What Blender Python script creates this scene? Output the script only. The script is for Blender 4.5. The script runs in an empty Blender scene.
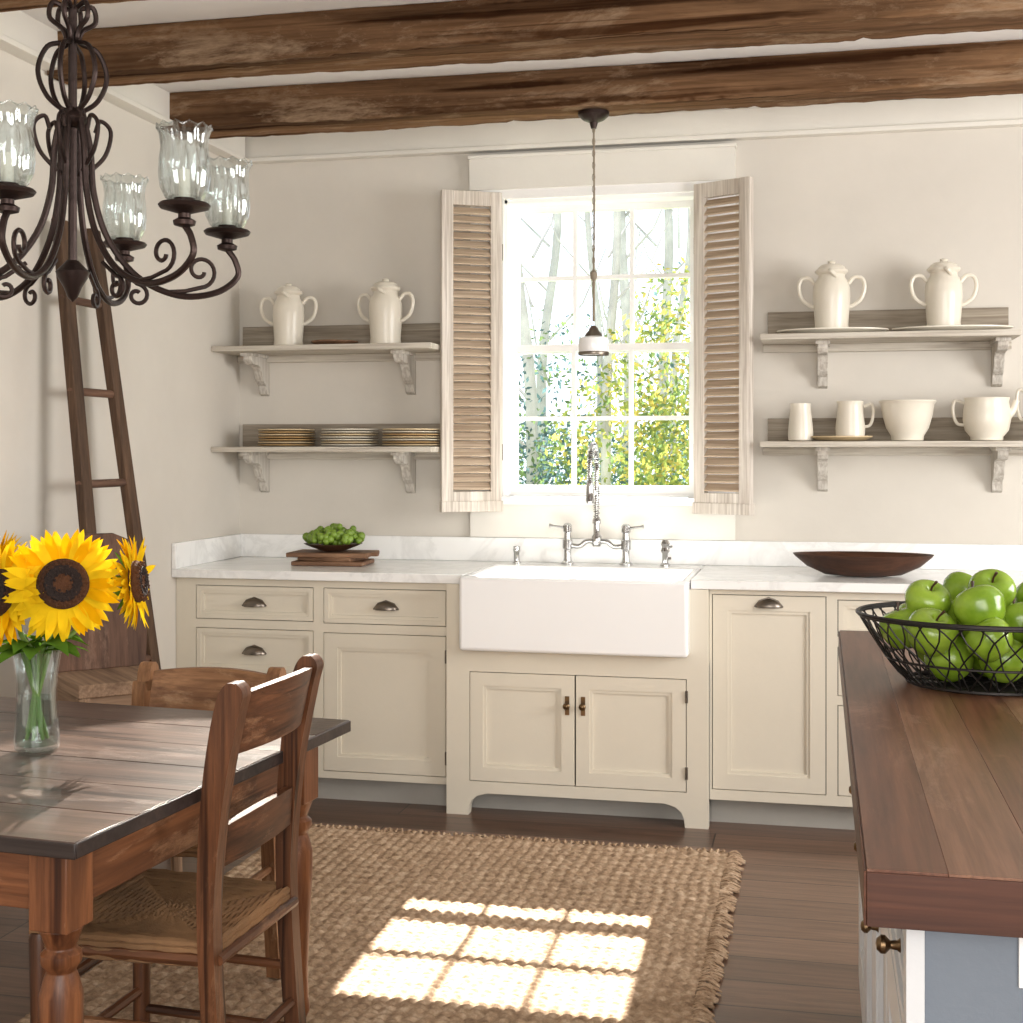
import bpy, math, random, bmesh
from mathutils import Vector, Matrix
import numpy as np
random.seed(7); np.random.seed(7)
PI=math.pi
S=bpy.context.scene

# ---------------------------------------------------------------- materials
def srgb(r,g,b):
    f=lambda c:(c/255/12.92) if c/255<=.04045 else ((c/255+.055)/1.055)**2.4
    return (f(r),f(g),f(b),1)
def newmat(name):
    m=bpy.data.materials.new(name); m.use_nodes=True
    n=m.node_tree.nodes; l=m.node_tree.links
    return m,n,l,n['Principled BSDF']
def mapping(n,l,scale,rot=(0,0,0)):
    tc=n.new('ShaderNodeTexCoord'); mp=n.new('ShaderNodeMapping')
    mp.inputs['Scale'].default_value=scale; mp.inputs['Rotation'].default_value=rot
    l.new(tc.outputs['Object'],mp.inputs['Vector']); return mp
def noise(n,l,mp,scale=1,detail=6,rough=.6,dist=0):
    t=n.new('ShaderNodeTexNoise'); t.inputs['Scale'].default_value=scale
    t.inputs['Detail'].default_value=detail; t.inputs['Roughness'].default_value=rough
    t.inputs['Distortion'].default_value=dist
    l.new(mp.outputs[0],t.inputs['Vector']); return t
def ramp(n,l,src,stops):
    r=n.new('ShaderNodeValToRGB'); e=r.color_ramp.elements
    e[0].position,e[0].color=stops[0]; e[1].position,e[1].color=stops[-1]
    for p,c in stops[1:-1]:
        k=e.new(p); k.color=c
    l.new(src,r.inputs[0]); return r
def mix(n,l,a,b,fac,mode='MIX'):
    m=n.new('ShaderNodeMix'); m.data_type='RGBA'; m.blend_type=mode
    if isinstance(fac,float): m.inputs[0].default_value=fac
    else: l.new(fac,m.inputs[0])
    for s,i in ((a,6),(b,7)):
        if isinstance(s,tuple): m.inputs[i].default_value=s
        else: l.new(s,m.inputs[i])
    return m.outputs[2]
def bump(n,l,src,b,strength=.3,dist=.01):
    k=n.new('ShaderNodeBump'); k.inputs['Strength'].default_value=strength
    k.inputs['Distance'].default_value=dist
    l.new(src,k.inputs['Height']); l.new(k.outputs[0],b.inputs['Normal'])
def paint(name,col,rough=.55,var=.06,bscale=60,bstr=.06,metal=0):
    m,n,l,b=newmat(name)
    mp=mapping(n,l,(1,1,1)); t=noise(n,l,mp,3,5)
    d=tuple(c*(1-var*2) for c in col[:3])+(1,); u=tuple(min(1,c*(1+var)) for c in col[:3])+(1,)
    r=ramp(n,l,t.outputs[0],[(.3,d),(.7,u)]); l.new(r.outputs[0],b.inputs['Base Color'])
    b.inputs['Roughness'].default_value=rough; b.inputs['Metallic'].default_value=metal
    t2=noise(n,l,mp,bscale,4); bump(n,l,t2.outputs[0],b,bstr,.01)
    return m
def wood(name,c1,c2,axis='x',rough=.55,sc=1.,bstr=.35,cross=14,spec=.4,worn=None,crack=None,wornlo=.5):
    m,n,l,b=newmat(name); ai='xyz'.index(axis)
    a=[cross*sc]*3; a[ai]=1.1*sc
    mp=mapping(n,l,tuple(a)); t=noise(n,l,mp,1,8,.65,.8)
    a2=[cross*7*sc]*3; a2[ai]=3*sc
    mp2=mapping(n,l,tuple(a2)); t2=noise(n,l,mp2,1,4,.6,.2)
    r=ramp(n,l,t.outputs[0],[(.28,c1),(.55,tuple((x+y)/2 for x,y in zip(c1,c2))),(.75,c2)])
    r2=ramp(n,l,t2.outputs[0],[(.35,(.55,.5,.46,1)),(.6,(1,1,1,1))])
    o=mix(n,l,r.outputs[0],r2.outputs[0],.75,'MULTIPLY')
    if worn:
        w3=[5]*3; w3[ai]=1.6
        mp3=mapping(n,l,tuple(w3)); t3=noise(n,l,mp3,1.3,9,.75,.4)
        r3=ramp(n,l,t3.outputs[0],[(wornlo,(0,0,0,1)),(wornlo+.14,(.85,.85,.85,1))])
        o=mix(n,l,o,worn,r3.outputs[0])
    if crack:
        a4=[cross*2.2*sc]*3; a4[ai]=.9*sc
        mp4=mapping(n,l,tuple(a4)); t4=noise(n,l,mp4,1,3,.5,.5)
        r4=ramp(n,l,t4.outputs[0],[(.33,crack),(.41,(1,1,1,1))])
        o=mix(n,l,o,r4.outputs[0],1.,'MULTIPLY')
    l.new(o,b.inputs['Base Color']); b.inputs['Roughness'].default_value=rough
    b.inputs['Specular IOR Level'].default_value=spec
    bump(n,l,o,b,bstr,.008)
    return m
def woods(name,c1,c2,**k):
    return {a:wood(name+'_'+a,c1,c2,axis=a,**k) for a in 'xyz'}

M={}
M['wall']=paint('plaster_wall',srgb(214,208,198),.85,.02,40,.05)
M['ceil']=paint('ceiling_paint',srgb(240,239,236),.8,.02,30,.05)
M['trim']=paint('trim_paint',srgb(228,224,215),.5,.02)
M['white']=paint('window_paint',srgb(243,242,240),.45,.01)
M['cab']=paint('cabinet_paint',srgb(224,216,199),.42,.02,50,.04)
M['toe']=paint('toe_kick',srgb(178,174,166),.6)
M['islandpaint']=paint('island_paint',srgb(212,213,214),.45,.02)
M['islandshade']=paint('island_end_shade',srgb(112,120,130),.5,.02)  # shade on the island end, put into a darker blue-grey colour
M['dark']=paint('gap_shade',(.03,.025,.02,1),.9)  # near-black sheet behind the doors, paints the shade in their gaps
M['shutter']=wood('shutter_whitewash',srgb(208,198,184),srgb(240,234,226),'z',.75,1,.2)
M['slat']=wood('shutter_slat_wood',srgb(192,170,144),srgb(230,212,190),'x',.75,1,.15)
M['shelf']=wood('shelf_whitewash',srgb(196,189,176),srgb(226,220,208),'x',.7,1,.15)
M['shelfz']=wood('bracket_whitewash',srgb(194,189,180),srgb(222,217,208),'z',.7,1,.15)
M['rail']=wood('shelf_rail_taupe',srgb(146,136,122),srgb(178,168,152),'x',.8,1,.15)
M['rope']=paint('pendant_rope',srgb(150,138,120),.9,.1,200,.3)
M['beam']=wood('rough_beam',srgb(66,46,32),srgb(160,124,92),'x',.95,.5,.9,18,.05,worn=srgb(158,134,110),crack=(.28,.21,.16,1),wornlo=.52)
M['cream']=paint('cream_stoneware',srgb(230,223,208),.3,.05,25,.03)
M['cream2']=paint('tan_stoneware',srgb(206,184,146),.4,.05,25,.05)
M['porc']=paint('sink_porcelain',srgb(250,250,250),.12,.005,5,.0)
M['nickel']=paint('brushed_nickel',(.55,.55,.55,1),.12,.02,5,0,1)
M['pull']=paint('aged_pewter',(.22,.19,.16,1),.35,.1,50,.05,1)
M['bronze']=paint('aged_bronze',(.20,.13,.07,1),.35,.1,50,.05,1)
M['iron']=paint('wrought_iron_brown',(.045,.028,.024,1),.42,.25,60,.15,.75)
M['wire']=paint('dark_wire',(.03,.026,.024,1),.45,.1,60,.05,.7)
chw=woods('chair_wood',srgb(48,27,16),srgb(138,88,56),rough=.42,bstr=.6,cross=18,worn=srgb(164,120,86),wornlo=.57,crack=(.3,.25,.2,1))
ch2=woods('pale_chair_wood',srgb(104,66,40),srgb(180,134,94),rough=.5,bstr=.4,cross=16,worn=srgb(196,160,124),wornlo=.56)
tbw=woods('table_base_wood',srgb(76,42,24),srgb(168,108,68),rough=.42,bstr=.5,cross=12,worn=srgb(186,138,100),wornlo=.56,crack=(.4,.33,.28,1))
M['tabletop']=wood('table_top_wood',srgb(46,33,28),srgb(122,98,86),'x',.3,1,.5,12,.55,worn=srgb(140,122,112),crack=(.3,.25,.23,1),wornlo=.53)
M['tableedge']=wood('table_edge_dark',srgb(34,28,28),srgb(76,62,56),'x',.4,1,.3)
ldw=woods('ladder_wood',srgb(54,40,30),srgb(116,88,66),rough=.8)
gry=woods('weathered_wood',srgb(112,88,70),srgb(184,154,126),rough=.75)
brn=woods('brown_old_wood',srgb(64,44,34),srgb(128,94,74),rough=.7,worn=srgb(146,116,96),wornlo=.56)
M['isl']=[wood('island_plank_%d'%i,c1,c2,'y',.36,1,.3,12,.45,worn=wn,wornlo=.56) for i,(c1,c2,wn) in enumerate([
    (srgb(84,50,36),srgb(142,96,72),srgb(150,112,90)),(srgb(98,64,48),srgb(156,114,90),srgb(158,126,106)),(srgb(78,46,34),srgb(132,88,66),srgb(142,106,86))])]
M['isledge']=wood('island_edge',srgb(58,32,22),srgb(120,74,50),'y',.45,1,.3)
M['isledgex']=wood('island_end_edge',srgb(50,27,19),srgb(102,60,40),'x',.45,1,.3)
M['bowlwood']=wood('dark_bowl_wood',srgb(48,28,20),srgb(98,62,42),'x',.45,1,.3)
M['board']=wood('cutting_board_wood',srgb(96,66,48),srgb(166,128,98),'x',.6,1,.3)

def marble():
    m,n,l,b=newmat('white_marble'); mp=mapping(n,l,(1,1,1))
    t=noise(n,l,mp,2.2,8,.6,1.6)
    r=ramp(n,l,t.outputs[0],[(.44,srgb(247,247,245)),(.5,srgb(236,236,234)),(.54,srgb(248,248,246))])
    l.new(r.outputs[0],b.inputs['Base Color']); b.inputs['Roughness'].default_value=.2; return m
M['marble']=marble()
def floorm():
    m,n,l,b=newmat('floor_planks'); mp=mapping(n,l,(1,1,1))
    br=n.new('ShaderNodeTexBrick'); l.new(mp.outputs[0],br.inputs['Vector'])
    br.inputs['Scale'].default_value=1; br.inputs['Brick Width'].default_value=1.9
    br.inputs['Row Height'].default_value=.17; br.inputs['Mortar Size'].default_value=.0025
    br.inputs['Color1'].default_value=srgb(134,106,89); br.inputs['Color2'].default_value=srgb(98,75,62)
    br.inputs['Mortar'].default_value=srgb(38,27,21); br.offset=.37
    mp2=mapping(n,l,(1.5,22,1)); t=noise(n,l,mp2,1,9,.7,1.6)
    r=ramp(n,l,t.outputs[0],[(.3,(.38,.34,.31,1)),(.7,(1.2,1.15,1.1,1))])
    o=mix(n,l,br.outputs[0],r.outputs[0],.9,'MULTIPLY'); l.new(o,b.inputs['Base Color'])
    b.inputs['Roughness'].default_value=.3; bump(n,l,o,b,.25,.006); return m
M['floor']=floorm()
def jute():
    m,n,l,b=newmat('braided_jute'); mp=mapping(n,l,(1,1,1))
    t=noise(n,l,mp,35,5,.7); t2=noise(n,l,mp,2.5,3)
    r=ramp(n,l,t.outputs[0],[(.3,srgb(138,112,88)),(.5,srgb(184,156,128)),(.72,srgb(222,198,172))])
    r2=ramp(n,l,t2.outputs[0],[(.3,(.85,.83,.8,1)),(.7,(1,1,1,1))])
    o=mix(n,l,r.outputs[0],r2.outputs[0],1.,'MULTIPLY'); l.new(o,b.inputs['Base Color'])
    b.inputs['Roughness'].default_value=.95; t3=noise(n,l,mp,300,3); bump(n,l,t3.outputs[0],b,.4,.003); return m
M['jute']=jute()
M['rush']=paint('rush_cord',srgb(158,118,80),.8,.25,200,.3)
def glass(name,tint,lo=.06,hi=.55):
    m=bpy.data.materials.new(name); m.use_nodes=True; n=m.node_tree.nodes; l=m.node_tree.links; n.clear()
    o=n.new('ShaderNodeOutputMaterial'); mx=n.new('ShaderNodeMixShader'); t=n.new('ShaderNodeBsdfTransparent')
    g=n.new('ShaderNodeBsdfGlossy'); lw=n.new('ShaderNodeLayerWeight'); mr=n.new('ShaderNodeMapRange')
    t.inputs[0].default_value=tint; g.inputs['Roughness'].default_value=.04; lw.inputs[0].default_value=.35
    mr.inputs['To Min'].default_value=lo; mr.inputs['To Max'].default_value=hi
    l.new(lw.outputs['Facing'],mr.inputs[0]); l.new(mr.outputs[0],mx.inputs[0])
    l.new(t.outputs[0],mx.inputs[1]); l.new(g.outputs[0],mx.inputs[2]); l.new(mx.outputs[0],o.inputs[0]); return m
M['glass']=glass('clear_glass',(.93,.96,.96,1),.08,.6); M['pane']=glass('window_pane',(.98,.99,1,1),.02,.2)
M['water']=glass('vase_water',(.8,.88,.85,1),.03,.25)
def leafm(name,c,trans=.5):
    m=bpy.data.materials.new(name); m.use_nodes=True; n=m.node_tree.nodes; l=m.node_tree.links; n.clear()
    o=n.new('ShaderNodeOutputMaterial'); mx=n.new('ShaderNodeMixShader'); d=n.new('ShaderNodeBsdfDiffuse'); t=n.new('ShaderNodeBsdfTranslucent')
    mp=mapping(n,l,(1,1,1)); ns=noise(n,l,mp,9,3); dk=tuple(x*.65 for x in c[:3])+(1,)
    r=ramp(n,l,ns.outputs[0],[(.35,dk),(.65,c)])
    l.new(r.outputs[0],d.inputs[0]); l.new(r.outputs[0],t.inputs[0]); mx.inputs[0].default_value=trans
    l.new(d.outputs[0],mx.inputs[1]); l.new(t.outputs[0],mx.inputs[2]); l.new(mx.outputs[0],o.inputs[0]); return m
M['petal']=leafm('sunflower_petal',srgb(255,212,34),.3)
M['petal2']=leafm('sunflower_petal_deep',srgb(252,186,14),.3)
M['fleaf']=leafm('flower_leaf',srgb(100,142,48),.3)
M['stem']=paint('flower_stem',srgb(114,148,70),.5)
M['seed']=paint('sunflower_seed_disc',srgb(40,22,14),.9,.5,180,.8)
M['seed2']=paint('sunflower_disc_rim',srgb(92,52,20),.9,.5,180,.8)
M['tl']=[leafm('tree_leaf_a',srgb(150,160,84)),leafm('tree_leaf_b',srgb(112,136,86)),leafm('tree_leaf_c',srgb(88,116,118)),leafm('tree_leaf_d',srgb(190,174,92))]  # leaf colours paled to stand in for outdoor haze
M['bark']=paint('tree_bark',srgb(176,174,172),.9,.2,30,.5)
M['grass']=paint('lawn_grass',srgb(110,128,80),.9,.3,40,.5)
def applem():
    m,n,l,b=newmat('green_apple_skin'); mp=mapping(n,l,(1,1,1)); t=noise(n,l,mp,14,4)
    r=ramp(n,l,t.outputs[0],[(.3,srgb(100,134,24)),(.7,srgb(146,172,58))]); l.new(r.outputs[0],b.inputs['Base Color'])
    b.inputs['Roughness'].default_value=.22; return m
M['apple']=applem(); M['fig']=paint('green_grape_skin',srgb(124,154,56),.35,.15)

# ---------------------------------------------------------------- mesh builder
def smooth_pts(pts,n=6):
    P=[Vector(p) for p in pts]; P=[P[0]*2-P[1]]+P+[P[-1]*2-P[-2]]; out=[]
    for i in range(1,len(P)-2):
        a,b,c,d=P[i-1:i+3]
        for k in range(n):
            t=k/n
            out.append(.5*((2*b)+(c-a)*t+(2*a-5*b+4*c-d)*t*t+(3*b-a-3*c+d)*t**3))
    out.append(P[-2]); return out
class MB:
    def __init__(s,name): s.name=name; s.v=[]; s.f=[]; s.fm=[]; s.mats=[]; s.M=Matrix()
    def add(s,vs,fs,mat):
        if mat not in s.mats: s.mats.append(mat)
        k=s.mats.index(mat); o=len(s.v)
        s.v.extend([s.M@Vector(v) for v in vs]); s.f.extend([tuple(i+o for i in f) for f in fs]); s.fm.extend([k]*len(fs))
    def box(s,x0,x1,y0,y1,z0,z1,mat):
        vs=[(x,y,z) for x in(x0,x1) for y in(y0,y1) for z in(z0,z1)]
        s.add(vs,[(0,1,3,2),(4,6,7,5),(0,4,5,1),(2,3,7,6),(0,2,6,4),(1,5,7,3)],mat)
    def rbox(s,c,size,rot,mat):
        o=s.M.copy(); s.M=o@Matrix.Translation(c)@rot.to_4x4(); a,b,d=[q/2 for q in size]
        s.box(-a,a,-b,b,-d,d,mat); s.M=o
    def lathe(s,prof,c=(0,0,0),mat=None,seg=32,sx=1,sy=1,rot=None,cap=True,fn=None):
        vs=[];fs=[]; c=Vector(c)
        for (r,z) in prof:
            for i in range(seg):
                a=2*PI*i/seg; rr=r*(fn(a,z) if fn else 1)
                p=Vector((rr*math.cos(a)*sx,rr*math.sin(a)*sy,z))
                if rot: p=rot@p
                vs.append(p+c)
        for j in range(len(prof)-1):
            for i in range(seg):
                k=(i+1)%seg; fs.append((j*seg+i,j*seg+k,(j+1)*seg+k,(j+1)*seg+i))
        if cap:
            if prof[0][0]>1e-4: fs.append(tuple(range(seg))[::-1])
            if prof[-1][0]>1e-4: fs.append(tuple(range((len(prof)-1)*seg,len(prof)*seg)))
        s.add(vs,fs,mat)
    def sphere(s,c,r,mat,seg=16,n=8,sz=1):
        s.lathe([(max(1e-5,r*math.sin(PI*i/n)),-r*sz*math.cos(PI*i/n)) for i in range(n+1)],c,mat,seg,cap=False)
    def tube(s,pts,r,mat,seg=8,closed=False):
        P=[Vector(p) for p in pts]; n=len(P); R=r if isinstance(r,(list,tuple)) else [r]*n
        T=[]
        for i in range(n):
            if closed: t=P[(i+1)%n]-P[i-1]
            else: t=P[min(i+1,n-1)]-P[max(i-1,0)]
            T.append(t.normalized() if t.length>1e-9 else Vector((0,0,1)))
        up=Vector((0,0,1)) if abs(T[0].z)<.9 else Vector((1,0,0))
        N=(up-T[0]*up.dot(T[0])).normalized(); vs=[];fs=[]
        for i in range(n):
            N=N-T[i]*N.dot(T[i]); N=N.normalized() if N.length>1e-6 else T[i].orthogonal().normalized()
            B=T[i].cross(N)
            for k in range(seg):
                a=2*PI*k/seg; vs.append(P[i]+(N*math.cos(a)+B*math.sin(a))*R[i])
        for i in range(n if closed else n-1):
            j=(i+1)%n
            for k in range(seg):
                q=(k+1)%seg; fs.append((i*seg+k,i*seg+q,j*seg+q,j*seg+k))
        if not closed: fs+= [tuple(range(seg))[::-1],tuple(range((n-1)*seg,n*seg))]
        s.add(vs,fs,mat)
    def prism(s,poly,vec,mat):
        n=len(poly); v=Vector(vec); vs=[Vector(p) for p in poly]+[Vector(p)+v for p in poly]
        fs=[tuple(range(n))[::-1],tuple(range(n,2*n))]+[(i,(i+1)%n,(i+1)%n+n,i+n) for i in range(n)]
        s.add(vs,fs,mat)
    def strip(s,A,B,vec,mat):
        n=len(A); v=Vector(vec); vs=[Vector(p) for p in A]+[Vector(p) for p in B]+[Vector(p)+v for p in A]+[Vector(p)+v for p in B]
        fs=[]
        for i in range(n-1):
            fs+=[(i,i+1,n+i+1,n+i),(2*n+i,3*n+i,3*n+i+1,2*n+i+1),(i,2*n+i,2*n+i+1,i+1),(n+i,n+i+1,3*n+i+1,3*n+i)]
        fs+=[(0,n,3*n,2*n),(n-1,3*n-1,4*n-1,2*n-1)]
        s.add(vs,fs,mat)
    def panelgrid(s,x0,x1,z0,z1,y0,y1,holes,mat):
        xs=sorted({x0,x1,*[h[0] for h in holes],*[h[1] for h in holes]}); zs=sorted({z0,z1,*[h[2] for h in holes],*[h[3] for h in holes]})
        xs=[x for x in xs if x0<=x<=x1]; zs=[z for z in zs if z0<=z<=z1]
        for a,b in zip(xs,xs[1:]):
            for c,d in zip(zs,zs[1:]):
                mx,mz=(a+b)/2,(c+d)/2
                if any(h[0]<mx<h[1] and h[2]<mz<h[3] for h in holes): continue
                s.box(a,b,y0,y1,c,d,mat)
    def finish(s,loc=None,rotz=0,bevel=0,ang=40,smooth=True,parent=None):
        me=bpy.data.meshes.new(s.name)
        if loc is None:
            xs=[v.x for v in s.v]; ys=[v.y for v in s.v]; zs=[v.z for v in s.v]
            loc=Vector(((min(xs)+max(xs))/2,(min(ys)+max(ys))/2,min(zs))); vs=[v-loc for v in s.v]
        else: vs=s.v
        me.from_pydata([tuple(v) for v in vs],[],s.f); me.polygons.foreach_set('material_index',s.fm)
        for m in s.mats: me.materials.append(m)
        bm=bmesh.new(); bm.from_mesh(me); bmesh.ops.recalc_face_normals(bm,faces=bm.faces); bm.to_mesh(me); bm.free()
        if smooth:
            me.polygons.foreach_set('use_smooth',[True]*len(me.polygons)); me.set_sharp_from_angle(angle=math.radians(ang))
        me.update(); o=bpy.data.objects.new(s.name,me); S.collection.objects.link(o); o.location=loc; o.rotation_euler=(0,0,rotz)
        if bevel:
            b=o.modifiers.new('bevel','BEVEL'); b.width=bevel; b.segments=2; b.limit_method='ANGLE'; b.angle_limit=math.radians(50)
        if parent: o.parent=parent
        return o

XL=-2.524; YB=5.68; ZC=2.78; XR=3.2; YF=-2.2
# ---------------------------------------------------------------- room shell
def simple(name,bx,mat,bevel=0):
    b=MB(name); b.box(*bx,mat); return b.finish(bevel=bevel)
simple('floor',(XL-.15,XR+.15,YF-.15,YB+.15,-.1,0),M['floor'])
simple('ceiling',(XL-.15,XR+.15,YF-.15,YB+.15,ZC,ZC+.12),M['ceil'])
simple('wall_left',(XL-.15,XL,YF,YB,0,ZC),M['wall'])
simple('wall_right',(XR,XR+.15,YF,YB,0,ZC),M['wall'])
simple('wall_front',(XL-.15,XR+.15,YF-.15,YF,0,ZC),M['wall'])
WX0,WX1,WZ0,WZ1=-1.31,-.49,1.187,2.45
b=MB('wall_back'); b.panelgrid(XL-.15,XR+.15,0,ZC,YB,YB+.15,[(WX0,WX1,WZ0,WZ1)],M['wall']); b.finish()
b=MB('trim_1'); b.box(XL,XR,YB-.03,YB,2.665,ZC,M['trim']); b.box(XL,XR,YB-.05,YB,2.655,2.675,M['trim']); b.finish(bevel=.003)
b=MB('trim_2'); b.box(XL,XL+.05,YF,YB-.05,2.66,ZC,M['trim']); b.box(XL,XL+.065,YF,YB-.05,2.65,2.67,M['trim']); b.finish(bevel=.003)
b=MB('baseboard_left'); b.box(XL,XL+.018,YF,5.05,0,.14,M['trim']); b.box(XL,XL+.026,YF,5.05,0,.015,M['trim']); b.finish(bevel=.003)
for (y0,y1) in ((4.91,5.09),(4.10,4.30),(3.30,3.50),(2.4,2.6),(1.5,1.7)):
    b=MB('ceiling_beam'); n=220; xs=[XL+.01+(XR-XL-.02)*i/n for i in range(n+1)]; vs=[];fs=[]
    sec=[(0,1),(0,.66),(0,.33),(0,0),(.33,0),(.66,0),(1,0),(1,.5),(1,1),(.5,1)]; ns_=len(sec)
    ph=random.random()*9; chip=[0]*ns_
    for i,x in enumerate(xs):
        for q,(a,c) in enumerate(sec):
            chip[q]=chip[q]*.70+random.uniform(-.002,.002)
            corner=1.5 if (a in(0,1) and c==0) else 1
            j=.004*math.sin(x*2.3+ph+a*3)+chip[q]*corner*(1 if a in (0,1) else 0)
            k=.003*math.sin(x*1.7+ph*2+a*2)+chip[q]*corner
            if corner>1 and random.random()<.03: k+=.006
            zt=ZC-.002 if c==1 else 2.638+(ZC-2.638)*c+k
            vs.append((x,y0+(y1-y0)*a+j,zt))
    for i in range(n):
        for k in range(ns_):
            q=(k+1)%ns_; fs.append((i*ns_+k,i*ns_+q,(i+1)*ns_+q,(i+1)*ns_+k))
    fs+=[tuple(range(ns_)),tuple(range(n*ns_,n*ns_+ns_))[::-1]]
    b.add(vs,fs,M['beam'])
    o=b.finish(ang=30)

# ---------------------------------------------------------------- window
b=MB('window_1'); W=M['white']
b.box(-1.455,WX0,YB-.022,YB,1.187,2.45,W); b.box(WX1,-.336,YB-.022,YB,1.187,2.45,W)
b.box(-1.455,-.336,YB-.026,YB,2.45,2.49,W)
b.box(-1.455,-.336,YB-.04,YB,2.49,2.636,M['trim']); b.box(-1.46,-.331,YB-.048,YB,2.622,2.636,M['trim'])
b.box(-1.46,-.33,YB-.07,YB+.05,1.155,1.187,W)
b.box(-1.455,-.336,YB-.026,YB,1.014,1.155,M['trim'])
b.box(WX0,WX0+.012,YB,YB+.15,WZ0,WZ1,W); b.box(WX1-.012,WX1,YB,YB+.15,WZ0,WZ1,W)
b.box(WX0,WX1,YB,YB+.15,WZ1-.015,WZ1,W); b.box(WX0,WX1,YB+.02,YB+.15,WZ0-.02,WZ0+.008,W)
def sash(z0,z1,y):
    x0,x1=WX0+.012,WX1-.012; st=.03
    cols=[x0+st,x0+st+(x1-x0-2*st)/3,x0+st+2*(x1-x0-2*st)/3,x1-st]; zb=z0+.038; zt=z1-.03; zm=(zb+zt)/2
    holes=[]; m=.009
    for i in range(3):
        for (a,c) in ((zb,zm),(zm,zt)):
            holes.append((cols[i]+(m if i else 0),cols[i+1]-(m if i<2 else 0),a+(m if a==zm else 0),c-(m if c==zm else 0)))
    b.panelgrid(x0,x1,z0,z1,y,y+.03,holes,W)
    b.box(x0+st,x1-st,y+.013,y+.016,zb,zt,M['pane'])
sash(1.80,2.437,YB+.095); sash(1.195,1.835,YB+.06)
b.finish()
def shutter(hx,hy,ang,flip):
    b=MB('louvered_shutter'); w,h,t=.262,1.345,.03; st=.05; m=M['shutter']
    b.box(0,st,-t/2,t/2,0,h,m); b.box(w-st,w,-t/2,t/2,0,h,m)
    b.box(st,w-st,-t/2,t/2,0,.085,m); b.box(st,w-st,-t/2,t/2,h-.06,h,m)
    b.box(-.002,w+.002,-t/2-.006,t/2+.006,-.0,.045,m)
    n=34; z0,z1=.09,h-.065
    for i in range(n):
        z=z0+(z1-z0)*(i+.5)/n
        b.rbox((w/2,0,z),(w-2*st,.040,.007),Matrix.Rotation(math.radians(46*flip),3,'X'),M['slat'])
    for z in (.25,h-.25): b.tube([(0,0,z-.035),(0,0,z+.035)],.008,M['pull'])
    b.finish(loc=(hx,hy,1.125),rotz=ang,bevel=.002)
shutter(-1.312,5.625,math.radians(209),-1)
shutter(-.495,5.625,math.radians(-27.5),1)

# ---------------------------------------------------------------- shelves
def shelf(x0,x1,z,feet,rail_h):
    b=MB('wall_shelf'); b.box(x0,x1,5.38,YB,z-.023,z,M['shelf']); b.box(x0+.02,x1-.01,YB-.02,YB,z,z+rail_h,M['rail'])
    b.box(x0,x1,YB-.03,YB,z-.055,z-.023,M['shelf'])
    for fx in feet:
        zt=z-.023
        prof=[(YB,0),(YB-.20,0),(YB-.20,-.028),(YB-.185,-.045),(YB-.155,-.05),(YB-.125,-.048),(YB-.10,-.058),(YB-.085,-.08),(YB-.075,-.105),(YB-.055,-.125),(YB-.035,-.135),(YB-.03,-.15),(YB-.025,-.17),(YB-.0,-.18)]
        b.prism([(fx-.02,y,zt+q) for y,q in prof],(.04,0,0),M['shelfz'])
        b.box(fx-.028,fx+.028,YB-.215,YB,zt-.014,zt,M['shelfz'])
    b.finish(bevel=.002)
ZLU,ZLL,ZRU,ZRL=1.825,1.398,1.835,1.418
shelf(XL+.003,-1.55,ZLU,(-2.40,-1.724),.105)
shelf(XL+.003,-1.55,ZLL,(-2.40,-1.724),.10)
shelf(-.225,.735,ZRU,(.013,.682),.11)
shelf(-.225,.90,ZRL,(.013,.682),.095)

# ---------------------------------------------------------------- pottery
def jar(x,y,z,h=.262,w=1.,rot=0):
    b=MB('lidded_stoneware_jar'); k=h/.262; m=M['cream']
    p=[(.052,0),(.060,.004),(.061,.012),(.059,.03),(.063,.09),(.066,.14),(.064,.175),(.056,.198),(.048,.210),(.047,.222),(.056,.228),(.059,.234),(.057,.240),(.050,.243),(.046,.252),(.034,.260),(.014,.263),(.012,.267),(.015,.271),(.011,.275),(.0001,.277)]
    b.lathe([(r*w*k,q*k*.95) for r,q in p],(0,0,0),m,40)
    for s in(-1,1):
        b.tube(smooth_pts([(s*.060*k,0,.178*k),(s*.080*k,0,.200*k),(s*.106*k,0,.196*k),(s*.116*k,0,.165*k),(s*.104*k,0,.122*k),(s*.074*k,0,.098*k),(s*.058*k,0,.094*k)],6),.0072*k,m,8)
    b.tube(smooth_pts([(.02,-.045*w*k,.20*k),(.0,-.062*w*k,.215*k),(-.01,-.052*w*k,.222*k)],4),.008,m,8)
    b.finish(loc=(x,y,z),rotz=rot)
jar(-2.227,5.52,ZLU+.001,.275,.98,.1); jar(-1.790,5.52,ZLU+.001,.283,1.0,-.1)
def platter(name,x,y,z,rx,ry,mat):
    b=MB(name); b.lathe([(.6,0),(.8,.004),(1,.015),(1,.02),(.95,.02),(.78,.010),(.0001,.008)],(0,0,0),mat,48,sx=1,sy=1)
    for i in range(len(b.v)): v=b.v[i]; b.v[i]=Vector((v.x*rx,v.y*ry,v.z))
    b.finish(loc=(x,y,z))
platter('serving_platter',.05,5.52,ZRU+.001,.215,.125,M['cream']); platter('serving_platter',.50,5.52,ZRU+.001,.225,.125,M['cream'])
platter('serving_platter',-2.01,5.50,ZLU+.001,.1,.1,M['board'])
jar(.047,5.53,ZRU+.010,.285,1.0,0); jar(.470,5.53,ZRU+.010,.280,1.0,.15)
M['tan1']=paint('tan_plate',srgb(190,158,112),.45,.08,25,.05); M['tan2']=paint('sand_plate',srgb(222,202,166),.4,.06,25,.05)
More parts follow.
